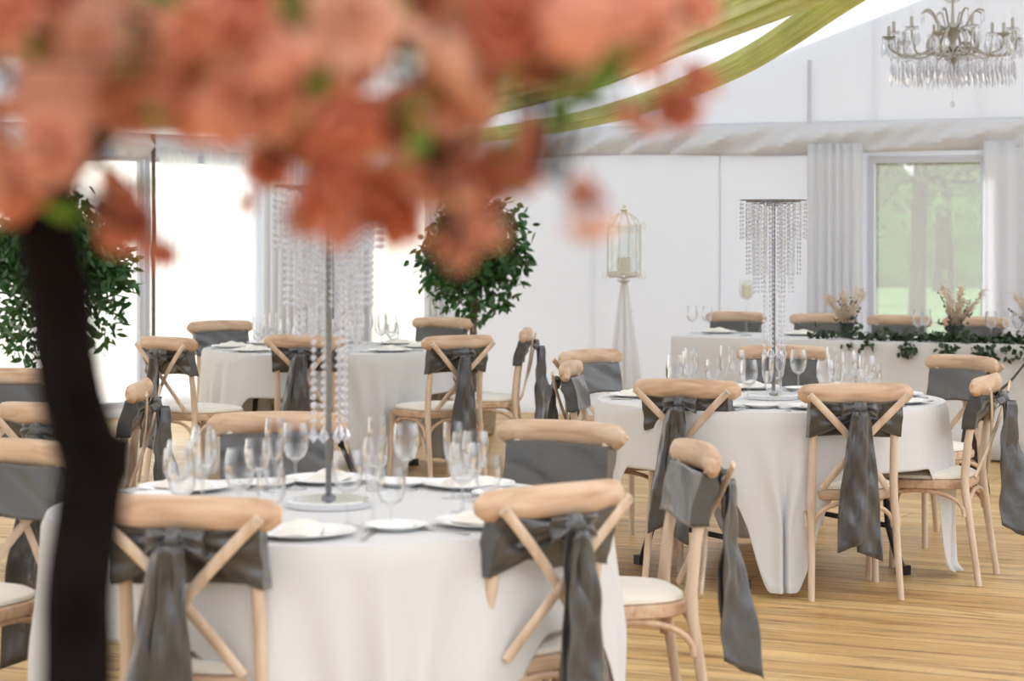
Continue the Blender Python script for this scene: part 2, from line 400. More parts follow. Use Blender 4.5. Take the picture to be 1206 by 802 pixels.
# ------------------------------------------------------------------ cross-back chair
def arch(p0, p1, top, n=14):
    """bent brace from p0 up to 'top' height and down to p1"""
    P = []
    p0 = Vector(p0); p1 = Vector(p1)
    for i in range(n+1):
        t = i/n; a = PI*t
        q = p0.lerp(p1, (1-cos(a))/2)
        h = sin(a)**.8 if 0 < a < PI else 0
        q.z = p0.z+(top-p0.z)*h
        P.append(q)
    return P
def make_chair(seed, tails, knot_off=0.0, twist=0.0):
    rnd = random.Random(seed)
    root = empty('cross_back_chair')
    W_ = M['wood']
    # rear legs (posts)
    for s in (-1, 1):
        b = MB()
        pts = [(s*.185,-.265,0), (s*.178,-.235,.2), (s*.172,-.205,.40), (s*.170,-.203,.47), (s*.168,-.215,.60), (s*.166,-.235,.72), (s*.165,-.258,.82)]
        b.tube(pts, [.0135,.0155,.0175,.018,.017,.016,.015], 10, up=Vector((0,1,0)))
        b.build('leg', M['woodv'], root)
    for s in (-1, 1):
        b = MB()
        b.tube([(s*.205,.205,0), (s*.195,.195,.2), (s*.185,.185,.425)], [.0135,.0155,.018], 10, up=Vector((0,1,0)))
        b.build('leg', M['woodv'], root)
    # seat ring: rounded trapezoid
    def outline(k, grow=0.0):
        P = []
        for j in range(k):
            a = 2*PI*j/k; ca, sa = cos(a), sin(a)
            e = .62
            x = math.copysign(abs(ca)**e, ca); y = math.copysign(abs(sa)**e, sa)
            hw = .215+.020*y+grow
            P.append((x*hw, .0+y*(.215+grow)))
        return P
    def slab(zs, k=36):
        b = MB(); rings = [[(x, y, z) for x, y in outline(k, g_)] for z, g_ in zs]
        vs = [p for r_ in rings for p in r_]
        fs = [(i*k+j, i*k+(j+1)%k, (i+1)*k+(j+1)%k, (i+1)*k+j) for i in range(len(zs)-1) for j in range(k)]
        fs += [tuple(range(k-1,-1,-1)), tuple((len(zs)-1)*k+j for j in range(k))]
        b.add(vs, fs); return b
    slab([(.400,-.012),(.405,-.004),(.425,0),(.437,-.002),(.441,-.010)]).build('seat', W_, root)
    b = slab([(.4405,-.020),(.446,-.010),(.457,-.012),(.467,-.030),(.474,-.07),(.477,-.12),(.478,-.18)])
    b.build('cushion', M['cushion'], root)
    # braces
    for (p, q) in (((-.190,-.205,.29),(-.190,.180,.29)), ((.190,-.205,.29),(.190,.180,.29)), ((-.165,-.215,.29),(.165,-.215,.29)), ((-.175,.198,.29),(.175,.198,.29))):
        b = MB(); b.tube(arch(p, q, .394), .0095, 8); b.build('brace', W_, root)
    # top rail: bowed, thick, rounded ends
    b = MB(); P = []; rad = []
    n = 20
    for i in range(n+1):
        t = -1+2*i/n; x = t*.236
        P.append((x, -.285+.040*t*t, .842-.006*t*t)); e = max(0, 1-abs(t)**10)
        rad.append(.018 + .024*e**.5)
    b.tube(P, rad, 14, flat=(.62, 1.0))
    tr = b.build('top_rail', W_, root)
    # cross slats, bolted on the rear faces
    for s in (-1, 1):
        b = MB(); P = []
        for i in range(17):
            t = i/16
            x = s*(.205*(1-t)+(-.135)*t) ; x += s*.018*sin(PI*t)*( -1)
            z = .838*(1-t)+.452*t
            y = -.312 + .080*t**1.2 - (.010*sin(PI*t) if s > 0 else 0)
            P.append((x, y-.006, z))
        b.tube(P, .0155, 8, flat=(.95,.38), up=Vector((0,-1,0)))
        sl = b.build('cross_slat', M['woodv'], root)
        b = MB(); b.tube([(s*.200,-.318,.833),(s*.200,-.326,.833)], .005, 8); b.build('bolt', M['metal'], sl)
    # sash: band round the posts
    zt, zb = .812, .660
    b = MB(); hw = .190; k = 64
    ph = [rnd.random()*6 for _ in range(6)]
    def band(a, t):
        # a: around (0..1), t: top to bottom
        th = 2*PI*a
        x = hw*max(-1, min(1, 1.25*cos(th)))
        front = sin(th) > 0
        y0 = -.246 + (.020 if front else -.037)*min(1, abs(sin(th))*2.5)
        y0 -= .022*(1-(x/hw)**2)*(.7 if front else .5)
        z = zt+(zb-zt)*t
        y0 += .040*t*(.9)   # follow the lean of the posts
        if not front:
            pinch = max(0, 1-abs(x)/hw); zc = zt-.035
            z = z*(1-.72*pinch**1.3)+zc*(.72*pinch**1.3)
            y0 -= .012*pinch**3 + .0085*sin(t*15+ph[0]+pinch*3)*(.35+.4*pinch) 
            y0 -= .005*sin(t*9+ph[1]-pinch*6)
        else:
            z += .006*sin(x*14+ph[2])*(1 if t > .5 else .4)
            y0 += .004*sin(t*6+x*20+ph[3])
        return Vector((x, y0, z))
    b.grid(lambda t, a: band(a, t), 14, k, wrap=True)
    sa = b.build('sash', M['sash'], root, solid=.0025)
    # knot
    b = MB()
    kc = Vector((knot_off, -.328, .782))
    def kn(a, t):
        th = 2*PI*t; f = PI*a
        r_ = (1+.22*sin(3*th+ph[4])*sin(f)+.13*sin(7*th+a*5))
        return kc+Vector((.030*sin(f)*cos(th)*r_, .020*sin(f)*sin(th)*r_, -.033*cos(f)))
    b.grid(kn, 10, 20, wrap=True); b.build('knot', M['sash'], sa)
    # loops (short flared ends of the bow)
    for s in (-1, 1):
        b = MB(); hgt = rnd.uniform(.018,.03)
        def lp(a, t):
            x = kc.x+s*(.012+.062*a); w = .018+.030*a
            return Vector((x, kc.y+.006-.018*sin(PI*a)+.008*sin(t*9+ph[5]), .795-.010*a*a - w*(t-.35)*1.3))
        b.grid(lp, 8, 8); b.build('loop', M['sash'], sa, solid=.0025)
    # tails
    for (x0, x1, wtop, wbot, zend, slant, yo) in tails:
        pa = rnd.random()*6; pb_ = rnd.random()*6
        b = MB(); q = rnd.random()*6
        def tl(a, t):
            w = wtop+(wbot-wtop)*min(1, a*1.6)**.8
            xc = x0+(x1-x0)*a**.8
            x = kc.x+xc+w*(t-.5)*cos(twist*min(1,a*1.5))
            z = kc.z-.01 + (zend-kc.z)*a + slant*(t-.5)*a**4
            y = kc.y-.008-yo + .018*a*(1-a) + .012*sin(t*5.5+q+a*1.2) + .006*sin(a*11+q+t*3) + .004*sin(t*13+a*7+pa) + .003*sin(a*23-t*9+pb_)
            y -= .018*sin(PI*t)*(1-a*.6) + w*(t-.5)*sin(twist*min(1,a*1.5)) + abs(twist)*.05*a
            return Vector((x, y, z))
        b.grid(tl, 26, 14); b.build('tail', M['sash'], sa, solid=.0025)
    return root
protoA = make_chair(3, [(-.01,-.040,.05,.115,.24,.05,.012), (.012,.036,.05,.105,.20,-.04,.0)])
protoB = make_chair(8, [(-.015,-.075,.055,.12,.28,.06,.0), (.01,.00,.05,.11,.24,-.05,.014)], -.005)
protoC = make_chair(11, [(.0,.055,.055,.145,.21,-.06,.0), (.0,.02,.05,.12,.27,.05,.014)], .01)
protoD = make_chair(17, [(.0,-.02,.05,.135,.22,-.07,.0), (.01,.02,.05,.12,.27,.05,.012)], .0, 1.15)
for p in (protoA, protoB, protoC, protoD): snapshot(p)
used = {}
# (proto, px of backrest, depth, facing x, facing y, label, group)
chairs = [
 (protoA, 1009, 9.26, -.10,.99, 'cross-back chair with long grey bow, back square to us before the right table', 'R'),
 (protoB, 807, 9.50, .42,.90, 'cross-back chair with silvery sash tails at the near left of the right table', 'R'),
 (protoD, 1165, 9.80, -.92,.40, 'rightmost cross-back chair, seen side-on at the right table', 'R'),
 (protoA, 1136, 11.2, -.82,-.57, 'cross-back chair just behind the rightmost side-on chair, plain grey band', 'R'),
 (protoB, 921, 12.1, -.12,-.99, 'cross-back chair on the far side of the right table behind the crystal stand', 'R'),
 (protoA, 692, 11.7, .72,-.69, 'cross-back chair with plain grey band beside the white tulle of the lantern stand', 'R'),
 (protoD, 670, 10.7, .985,-.17, 'cross-back chair seen edge-on at the left end of the right table', 'R'),
 (protoB, 217, 5.45, .22,.97, 'large cross-back chair in the left foreground, just right of the dark trunk', 'L'),
 (protoC, 655, 5.70, -.62,.78, 'nearest cross-back chair in the middle, its back turned, broad dark sash tail', 'L'),
 (protoD, 824, 6.75, -.985,-.165, 'cross-back chair facing left beside the front table, cream seat in full view', 'L'),
 (protoB, 664, 7.50, -.50,-.86, 'cross-back chair right behind the nearest middle chair, plain grey band facing us', 'L'),
 (protoA, 327, 7.85, .05,-1, 'cross-back chair on the far side of the front table, seen through the wine glasses', 'L'),
 (protoC, 25, 6.85, -.5,-.86, 'cross-back chair left of the dark trunk, plain grey band and cream seat showing', 'O'),
 (protoA, 55, 8.25, .45,.89, 'cross-back chair at the left edge with its back turned, half hidden by the trunk', 'O'),
 (protoB, 8, 10.2, .1,-1, 'farthest cross-back chair at the left edge, plain grey band below the ficus', 'O'),
 (protoD, 167, 9.45, -1,-.02, 'cross-back chair side-on just right of the trunk, dark sash with hanging tail', 'O'),
 (protoB, 195, 13.05, .64,.77, 'cross-back chair at the near left of the far left table, back turned', 'M'),
 (protoA, 258, 15.2, .53,-.85, 'cross-back chair behind the left end of the far left table, band towards us', 'M'),
 (protoB, 358, 13.3, .10,1, 'cross-back chair in front of the far left table, behind crystal strands', 'M'),
 (protoA, 541, 13.2, -.52,.85, 'cross-back chair with very dark long sash standing in front of the bare-trunked ficus', 'M'),
 (protoD, 620, 14.1, -.998,.05, 'cross-back chair edge-on right of the ficus, narrow dark sash hanging down', 'M'),
 (protoB, 522, 15.7, -.5,-.86, 'cross-back chair beyond the far left table, left of the ficus stem', 'M'),
]
GN = dict(R='chairs around the right table', L='chairs around the front table', O='chairs at the left edge', M='chairs around the far left table')
def put_chair(proto, x, y, fx, fy, label, group):
    # the backrest centre (local y -.27) lands on (x, y)
    l = math.hypot(fx, fy); fx /= l; fy /= l
    rz = math.atan2(fy, fx)-PI/2
    loc = (x+fx*.27, y+fy*.27, 0)
    if proto.name not in used:
        used[proto.name] = 1; proto.location = loc; proto.rotation_euler = (0,0,rz); o = proto
        o['label'] = label; o['group'] = group
    else: o = dup(proto, loc, rz, label, group)
    o['category'] = 'chair'; return o
for (p, px, Y, fx, fy, lab, g_) in chairs:
    put_chair(p, gx(px, Y), Y, fx, fy, lab, GN[g_])
# head table frame
H0 = Vector((1.09, 15.7, 0))
def Hd(u, d, z): return H0+U*u+NO*d+Vector((0,0,z))
def h_px(px, d):
    O = H0+NO*d; return u_px(px, O)
for px, lab in ((868,'cross-back chair behind the head table, behind the stemmed candle'), (968,'cross-back chair behind the head table, behind the left pot of dried flowers'), (1060,'cross-back chair below the clear window, between two pots of flowers'), (1150,'cross-back chair behind the head table at the far right, behind wine glasses')):
    p = Hd(h_px(px, 1.10), 1.10, 0)
    put_chair(protoA, p.x, p.y, -NO.x, -NO.y, lab, 'chairs behind the head table')

# ------------------------------------------------------------------ round tables with square cloths
TR = .76
TABLES = {'front table': Vector((-.50, 6.27, 0)), 'right table': Vector((gx(907,10.12), 10.12, 0)), 'far left table': Vector((gx(385,14.2), 14.2, 0))}
def make_cloth(rot, seed, lo, hi, g0):
    rnd = random.Random(seed); ph = [rnd.random()*6 for _ in range(6)]
    nt_ = 288; nh = 22
    b = MB()
    vs = [(0,0,.752)]; fs = []
    rr = [.3,.6,.74]
    for r_ in rr:
        for j in range(nt_):
            th = 2*PI*j/nt_; vs.append((r_*cos(th), r_*sin(th), .752))
    for k in range(nh+1):
        f = k/nh
        for j in range(nt_):
            th = 2*PI*j/nt_; q = th-rot
            q += .2*cos(th)*(1 if seed == 6 else 0)
            cq = abs(sin(2*q)); t_ = min(1, max(0, (cq-lo)/(hi-lo))); sm = t_*t_*(3-2*t_)
            Lh = .262 + .03*sin(4*q+1)*0 + .47*sm; h = f*Lh
            corner = sm
            fold = .5+.5*sin(12*th+ph[0]+.7*sin(3*th+ph[1]))
            fold2 = sin(26*th+ph[2]+1.2*sin(5*th))
            amp = min(1, h/.35)
            out_ = TR+.010*min(1, h/.02) + amp*(.020*fold+.014*fold2*(.4+.6*corner)+.006*sin(7*th+h*9+ph[3])) + corner*h*.015 - (1-corner)*h*.03
            z = .752-.010*(1-cos(min(h,.02)/.02*PI/2)) - max(0, h-.012)*(.995)
            if z < .045: out_ += (.045-z)*1.3
            z = max(z, .010)
            g_ = g0*sin(4*q)*min(1, h/.45)**.8
            t2 = th + g_
            vs.append((out_*cos(t2), out_*sin(t2), z))
    for j in range(nt_): fs.append((0, 1+j, 1+(j+1)%nt_))
    for i in range(len(rr)+nh):
        for j in range(nt_):
            fs.append((1+i*nt_+j, 1+(i+1)*nt_+j, 1+(i+1)*nt_+(j+1)%nt_, 1+i*nt_+(j+1)%nt_))
    b.add(vs, fs); return b
def make_table():
    root = empty('round_table')
    b = MB(); b.lathe([(0.001,.715),(.735,.715),(.745,.722),(.745,.738),(.735,.745),(0.001,.745)], 48)
    b.build('tabletop', M['wood'], root)
    for s in (-1, 1):
        for t in (-1, 1):
            b = MB(); b.tube([(s*.42,t*.40,0),(s*.42,t*.30,.2),(s*.40,t*.26,.715)], [.019,.016,.016], 8)
            b.box((s*.42,t*.40,.02),(.05,.05,.04)); b.build('leg', M['darkmetal'], root)
    for s in (-1, 1):
        b = MB(); b.tube([(s*.42,-.3,.2),(s*.42,.3,.2)], .012, 8); b.build('crossbar', M['darkmetal'], root)
    return root
tb = make_table(); snapshot(tb)
for i, (nm, c) in enumerate(TABLES.items()):
    o = tb if i == 0 else dup(tb, c, .5*i)
    o.location = c; o.rotation_euler.z = [.35, .5, 1.2][i]
    tag(o, 'round banquet table hidden under the white cloth of the %s' % nm, 'table', 'round banquet tables')
    cl = make_cloth([R(-76)+R(45), R(-93)+R(45), R(-60)+R(45)][i], 5+i, [.22,.44,.4][i], [.74,.84,.85][i], [.15,.19,.15][i]).build('tablecloth', M['linen'], solid=.0015, loc=c)
    tag(cl, {'front table':'white tablecloth of the nearest round table, behind the crystal stand base', 'right table':'white tablecloth of the round table on the right, its pointed corner reaching the floor', 'far left table':'white tablecloth of the small-looking round table far back on the left'}[nm], 'tablecloth', 'white tablecloths on round tables')

# ------------------------------------------------------------------ tableware prototypes
ZT = .7535
def lathe_thing(name, prof, mat, n=20, closed=False):
    b = MB(); b.lathe(prof, n, closed=closed); return b.build(name, mat)
def glass_prof(foot, stem_z, bowl, th=.0012):
    # foot radius, stem top, bowl points (r,z) outer from the bottom up
    outer = [(foot,0),(foot,.0015),(foot*.5,.004),(.0045,.010),(.0035,stem_z*.5),(.0038,stem_z-.004)]+bowl
    inner = [(max(.0005,r-th), z+ (th if i == 0 else 0)) for i, (r, z) in enumerate(bowl)][::-1]
    inner[-1] = (.0005, bowl[0][1]+.003)
    return [(.0005,0)]+outer+inner
pf_flute = glass_prof(.032, .085, [(.008,.088),(.018,.105),(.025,.135),(.0275,.165),(.0265,.195),(.0245,.215)])
pf_wine = glass_prof(.035, .080, [(.009,.083),(.026,.095),(.037,.118),(.040,.140),(.0375,.170),(.033,.195)])
pf_gob = glass_prof(.033, .052, [(.009,.055),(.027,.064),(.036,.085),(.0375,.105),(.036,.130),(.034,.150)])
def mk(name, prof, cat):
    o = lathe_thing(name, prof, M['glass']); o['category'] = cat; return o
G_fl = mk('champagne_flute', pf_flute, 'glass'); G_wi = mk('wine_glass', pf_wine, 'glass'); G_go = mk('water_goblet', pf_gob, 'glass')
def plate(name, r):
    b = MB(); b.lathe([(.0005,0),(r*.6,0),(r*.66,.004),(r*.97,.0135),(r,.015),(r*.985,.0165),(r*.66,.0075),(r*.6,.004),(.0005,.004)], 36)
    o = b.build(name, M['china']); o['category'] = 'plate'; return o
P_d = plate('dinner_plate', .135); P_s = plate('side_plate', .082)
def napkin():
    b = MB()
    def fn(a, t):
        x = -.055+.11*a; y = -.085+.17*t
        z = .030*(sin(PI*a)**.45)*(sin(PI*t)**.35) + .004*sin(t*14+a*3)*sin(PI*a)
        return Vector((x*(1-.25*t), y, z))
    b.grid(fn, 14, 18)
    def fn2(a, t):
        p = fn(a, t); return Vector((p.x, p.y, -.0005))
    b.grid(lambda a, t: fn2(1-a, t), 2, 2)
    o = b.build('napkin', M['napkin'], smooth=True); o['category'] = 'napkin'; return o
NK = napkin()
def fork():
    b = MB()
    b.tube([(0,-.095,.002),(0,-.06,.003),(0,.01,.004),(0,.035,.004)], [.006,.0045,.003,.004], 6, flat=(1,.4))
    b.tube([(0,.030,.004),(0,.045,.0025),(0,.055,.003)], [.005,.011,.011], 6, flat=(1,.15))
    for k in (-1.5,-.5,.5,1.5): b.tube([(k*.0058,.053,.003),(k*.0058,.075,.005),(k*.0055,.095,.0085)], [.0018,.0017,.001], 4)
    o = b.build('fork', M['steel']); o['category'] = 'fork'; return o
def knife():
    b = MB()
    b.tube([(0,-.105,.004),(0,-.06,.004),(0,-.005,.004)], [.0065,.006,.0045], 8, flat=(1,.6))
    vs = []
    for y, w in ((-.005,.004),(.02,.009),(.07,.010),(.10,.007),(.115,.001)):
        vs += [(-.004,y,.0028),(-.004,y,.0042),(-.004+w*1.5,y,.0036)]
    fs = [(0,2,1),(12,13,14)]
    for i in range(4):
        k = i*3; fs += [(k,k+1,k+4,k+3),(k+1,k+2,k+5,k+4),(k+2,k,k+3,k+5)]
    b.add(vs, fs)
    o = b.build('knife', M['steel'], smooth=False); o['category'] = 'knife'; return o
def spoon():
    b = MB()
    b.tube([(0,-.09,.002),(0,0,.004),(0,.035,.003)], [.006,.003,.003], 6, flat=(1,.45))
    b.tube([(0,.030,.003),(0,.040,.003),(0,.055,.003),(0,.070,.004),(0,.078,.005)], [.004,.013,.017,.012,.003], 10, flat=(1,.25))
    o = b.build('spoon', M['steel']); o['category'] = 'spoon'; return o
FK, KN = fork(), knife()
taken = set()
def place(proto, loc, rz, label, group):
    if proto.name not in taken: taken.add(proto.name); o = proto
    else: o = proto.copy(); col.objects.link(o)
    o.location = loc; o.rotation_euler = (0,0,rz); o['label'] = label; o['group'] = group; return o
def pos_names(angs):
    out = {}
    base = {0:'right-hand',45:'far right',90:'far side',135:'far left',180:'left-hand',225:'near left',270:'nearest',315:'near right'}
    return base
def settings(tn, c, places, items):
    rnd = random.Random(len(tn)*7)
    for deg, nm in places:
        a = R(deg); d = Vector((cos(a), sin(a), 0)); rt = Vector((-sin(a), cos(a), 0))*1.0   # rt: to the diner's right
        # diner sits outside looking in (-d): their right hand is cross(-d, up)
        rt = (-d).cross(Vector((0,0,1)))
        rz = math.atan2(-d.y, -d.x)-PI/2
        def q(r_, s_, z=ZT): 
            p = c+d*r_+rt*s_; return Vector((p.x, p.y, z))
        g_ = ' at the '+nm+' place of the '+tn
        place(P_d, q(.585, 0), 0, 'white dinner plate'+g_, 'dinner plates')
        place(NK, q(.585, .0, ZT+.0085), rz+rnd.uniform(-.3,.3), 'folded ivory napkin on the plate'+g_, 'folded napkins')
        place(FK, q(.585, -.165), rz+rnd.uniform(-.04,.04), 'silver dinner fork'+g_, 'dinner forks')
        place(KN, q(.585, .165), rz+rnd.uniform(-.04,.04), 'silver dinner knife'+g_, 'dinner knives')
        if 'side' in items: place(P_s, q(.47, -.215), 0, 'small white side plate'+g_, 'side plates')
        k = rnd.uniform(-.012,.012)
        place(G_fl, q(.345+k, .155), 0, 'empty champagne flute'+g_, 'champagne flutes')
        place(G_wi, q(.405+k, .095), 0, 'empty wine glass'+g_, 'wine glasses')
        place(G_go, q(.395+k, .205), 0, 'empty short-stemmed water goblet'+g_, 'water goblets')
settings('front table', TABLES['front table'], [(-42,'near right'),(5,'right-hand'),(50,'far right'),(95,'far side'),(140,'far left'),(185,'left-hand'),(228,'near left'),(268,'nearest')], ('side',))
settings('right table', TABLES['right table'], [(-76,'nearest'),(-122,'near left'),(-28,'near right'),(14,'right-hand'),(52,'far right'),(92,'far side'),(130,'far left'),(172,'left-hand')], ('side',))
settings('far left table', TABLES['far left table'], [(-45,'near right'),(0,'right-hand'),(45,'far right'),(90,'far side'),(135,'far left'),(180,'left-hand'),(225,'near left'),(270,'nearest')], ())

# ------------------------------------------------------------------ crystal stand centrepiece
def make_centrepiece():
    root = empty('crystal_stand')
    b = MB(); b.lathe([(.0005,.0),(.112,.0),(.117,.002),(.118,.018),(.114,.022),(.0005,.022)], 44); b.build('base', M['mirror'], root, smooth=False)
    b = MB(); b.tube([(0,0,.022),(0,0,.875)], .0085, 12); b.lathe([(.02,.022),(.02,.028),(.010,.036)], 16); b.build('pole', M['polemetal'], root)
    b = MB()
    for z, r_ in ((.875,.145),(.868,.118),(.860,.088),(.852,.04)):
        b.tube([(r_*cos(2*PI*j/40), r_*sin(2*PI*j/40), z) for j in range(41)], .0032, 6, cap=False)
    for j in range(4):
        a = PI/4*j; b.tube([(-.145*cos(a), -.145*sin(a), .875),(.145*cos(a), .145*sin(a), .875)], .003, 6)
    b.build('top_ring', M['polemetal'], root)
    def strand(n, sp, r_, drop):
        b = MB(); z = -.006
        for i in range(n):
            b.lathe([(.0005,z),(r_,z-.42*sp),(.0005,z-.84*sp)], 6); z -= sp
        if drop: b.lathe([(.0005,z),(r_*.9,z-.012),(r_*1.7,z-.030),(.0005,z-.048)], 6)
        b.tube([(0,0,0),(0,0,z)], .0006, 3)
        return b
    specs = [(26,.145,.872,9,.0185,.0088,False), (22,.118,.865,17,.0185,.0088,False), (15,.088,.857,21,.0185,.008,False), (7,.045,.852,29,.0215,.009,True)]
    for n, r_, z, k, sp, br, dr in specs:
        first = None
        for j in range(n):
            a = 2*PI*j/n
            if first is None: o = first = strand(k, sp, br, dr).build('crystal_strand', M['crystal'], root, smooth=False)
            else: o = first.copy(); col.objects.link(o); o.parent = root
            o.location = (r_*cos(a), r_*sin(a), z); o.rotation_euler = (0,0,a)
    return root
cp = make_centrepiece(); snapshot(cp)
cpos = {'right table': (gx(911,10.1), 10.1), 'front table': (gx(387,6.27), 6.27), 'far left table': (gx(392,14.2), 14.2)}
for i, (nm, (x, y)) in enumerate(cpos.items()):
    o = cp if i == 0 else dup(cp, (x, y, ZT))
    o.location = (x, y, ZT)
    tag(o, 'tall chrome stand hung with crystal strands at the centre of the %s' % nm, 'centrepiece', 'crystal centrepieces')

# ------------------------------------------------------------------ head table
b = MB(); HL = 5.2; HDp = .76
def htop():
    n = 150
    P = []
    per = [(0,0),(HL,0),(HL,HDp),(0,HDp)]
    pts = []
    for i in range(4):
        a = Vector(per[i]+(0,)); c = Vector(per[(i+1)%4]+(0,))
        k = int((c-a).length*26)
        nrm = (c-a).normalized().cross(Vector((0,0,1)))
        for j in range(k): pts.append((a.lerp(c, j/k), nrm, j/k*(c-a).length+i*7.3))
    vs = []; fs = []; K = len(pts)
    zs = [(0,.752,-.35),(0,.752,-.02),(0,.750,0),(0.02,.74,.004)]+[(f, .74-.725*f, .006+.02*f) for f in (.1,.25,.4,.6,.8,1)]
    for f, z, o_ in zs:
        for p, nrm, s_ in pts:
            w = (.016*sin(s_*11+1.5*sin(s_*2.1))+.010*sin(s_*23))*min(1, f*1.3)
            q = p+nrm*(max(o_,0)+w)
            if o_ < 0:
                c = Vector((min(max(q.x,.36),HL-.36), HDp/2, 0)); q = q.lerp(c, .06 if o_ > -.1 else .9)
            vs.append(Hd(q.x, q.y, z))
    for i in range(len(zs)-1):
        for j in range(K): fs.append((i*K+j, i*K+(j+1)%K, (i+1)*K+(j+1)%K, (i+1)*K+j))
    fs.append(tuple(range(K)))
    b.add(vs, fs)
htop()
o = b.build('tablecloth', M['linen'], solid=.0015); tag(o, 'long white floor-length cloth over the head table by the back wall', 'tablecloth')
ht = empty('banquet_table', Hd(0,0,0), math.atan2(U.y, U.x))
b = MB(); b.box((HL/2, HDp/2, .73), (HL-.02, HDp-.02, .03)); b.build('tabletop', M['wood'], ht, smooth=False)
for x in (.3, 2.2, 2.9, HL-.3):
    for y in (.1, HDp-.1):
        b = MB(); b.tube([(x,y,0),(x,y,.715)], .016, 8); b.build('leg', M['darkmetal'], ht)
tag(ht, 'long trestle head table beneath the floor-length white cloth', 'table')

def on(px, d, z=ZT): return Hd(h_px(px, d), d, z)
for px, nm in ((846,'left end place'), (945,'place right of the stemmed candle')):
    p = on(px, .50); place(P_d, p, 0, 'white dinner plate at the %s of the head table' % nm, 'dinner plates')
    place(NK, p+Vector((0,0,.0085)), 1.0, 'folded ivory napkin at the %s of the head table' % nm, 'folded napkins')
    place(FK, on(px-22, .50), math.atan2(-NO.y, -NO.x)-PI/2, 'silver dinner fork at the %s of the head table' % nm, 'dinner forks')
    place(KN, on(px+22, .50), math.atan2(-NO.y, -NO.x)-PI/2, 'silver dinner knife at the %s of the head table' % nm, 'dinner knives')
for px, d, lab in ((815,.35,'wine glass at the left end of the head table'), (833,.30,'second wine glass from the left end of the head table, beside the plate'), (1081,.35,'wine glass between the two pots of dried flowers'), (1090,.5,'wine glass just left of the right flower pot'), (1167,.35,'left one of the wine glasses near the right end of the garland'), (1186,.45,'wine glass near the right end of the garland, close to the picture edge'), (1199,.3,'rightmost wine glass on the head table')):
    place(G_wi, on(px, d), 0, lab, 'wine glasses')

# stemmed candle
c = on(879, .28)
root = empty('candle_holder', c)
b = MB(); b.lathe([(.0005,0),(.04,0),(.041,.004),(.012,.012),(.006,.03),(.005,.20),(.009,.215),(.007,.235),(.010,.245)], 20); b.build('stem', M['glass'], root)
b = MB(); b.lathe([(.010,.245),(.035,.258),(.050,.285),(.052,.31),(.047,.35),(.053,.385),(.051,.385),(.045,.35),(.050,.31),(.048,.287),(.034,.261),(.0005,.25)], 24); b.build('tulip_cup', M['pane'], root)
b = MB(); b.lathe([(.0005,.262),(.030,.262),(.033,.27),(.033,.345),(.026,.352),(.0005,.348)], 20); cd = b.build('candle', M['wax'], root)
b = MB(); b.tube([(0,0,.348),(.002,0,.362)], .0012, 5); b.build('wick', M['twig'], cd)
tag(root, 'tall stemmed tulip glass holding an ivory candle on the head table', 'candle holder')

# flower pots
def flowers(c, seed, label):
    rnd = random.Random(seed)
    root = empty('flower_arrangement', c)
    b = MB(); b.lathe([(.0005,0),(.035,0),(.040,.01),(.052,.085),(.058,.10),(.055,.10),(.048,.085),(.0005,.08)], 20); b.build('pot', M['pot'], root)
    for i in range(9):
        b = MB(); a = rnd.uniform(0, 2*PI); t = rnd.uniform(.25,.75)
        dr = Vector((cos(a)*t, sin(a)*t, 1)).normalized(); ln = rnd.uniform(.12,.19)
        p0 = Vector((dr.x*.03, dr.y*.03, .09)); 
        for k in range(110):
            f = k/60; q = p0+dr*ln*(.15+.85*f); w = .042*sin(PI*(.1+.88*f))
            e = Vector((rnd.gauss(0,1), rnd.gauss(0,1), rnd.gauss(.8,.6))).normalized()*w
            b.tube([q, q+e*.6+dr*.006, q+e+dr*.014-Vector((0,0,.004))], [.0028,.0022,.0007], 3, cap=False)
        b.tube([p0-dr*.03, p0+dr*ln], .002, 5); b.build('plume', M['pampas'], root)
    for i in range(8):
        b = MB(); a = rnd.uniform(0, 2*PI); t = rnd.uniform(.2,1.3)
        dr = Vector((cos(a)*t, sin(a)*t, 1)).normalized(); ln = rnd.uniform(.17,.30)
        P = [Vector((0,0,.08))+dr*ln*k/6+Vector((0,0,-.03*(k/6)**2*t)) for k in range(7)]
        b.tube(P, [.0022-.0002*k for k in range(7)], 5)
        for k in range(16):
            f = rnd.uniform(.35,1); q = P[0].lerp(P[-1], f)+Vector((0,0,.0))
            b.ball(q+Vector((rnd.gauss(0,.006), rnd.gauss(0,.006), rnd.gauss(0,.006))), rnd.uniform(.004,.0075), 6)
        b.build('twig', M['twig'], root)
    b = MB()
    for i in range(40): leafquad(b, Vector((rnd.gauss(0,.045), rnd.gauss(0,.04), rnd.uniform(.06,.13))), rnd, .045, .022)
    b.build('leaves', M['ivy'], root)
    tag(root, label, 'flower arrangement', 'dried flower pots on the head table'); return root
def leafquad(b, c, rnd, ln, w, droop=0.0, d=None):
    if d is None: d = Vector((rnd.gauss(0,1), rnd.gauss(0,1), rnd.gauss(-droop,.7)))
    d = d.normalized(); s_ = d.cross(Vector((rnd.gauss(0,1), rnd.gauss(0,1), rnd.gauss(0,1)+.5)))
    if s_.length < .01: s_ = d.orthogonal()
    s_.normalize(); n_ = d.cross(s_)
    vs = [c, c+d*ln*.28+s_*w*.42+n_*w*.1, c+d*ln*.62+s_*w*.40+n_*w*.1, c+d*ln, c+d*ln*.62-s_*w*.40+n_*w*.1, c+d*ln*.28-s_*w*.42+n_*w*.1, c+d*ln*.45-n_*w*.06]
    b.add(vs, [(0,1,6),(1,2,6),(2,3,6),(3,4,6),(4,5,6),(5,0,6)])
flowers(on(997, .30), 1, 'dark pot of pampas plumes and dark twigs at the left end of the ivy garland')
flowers(on(1124, .30), 2, 'dark pot of cream plumes and twigs in the middle of the ivy garland')
flowers(on(1219, .30), 3, 'dark pot of plumes and twigs cut by the right picture edge')
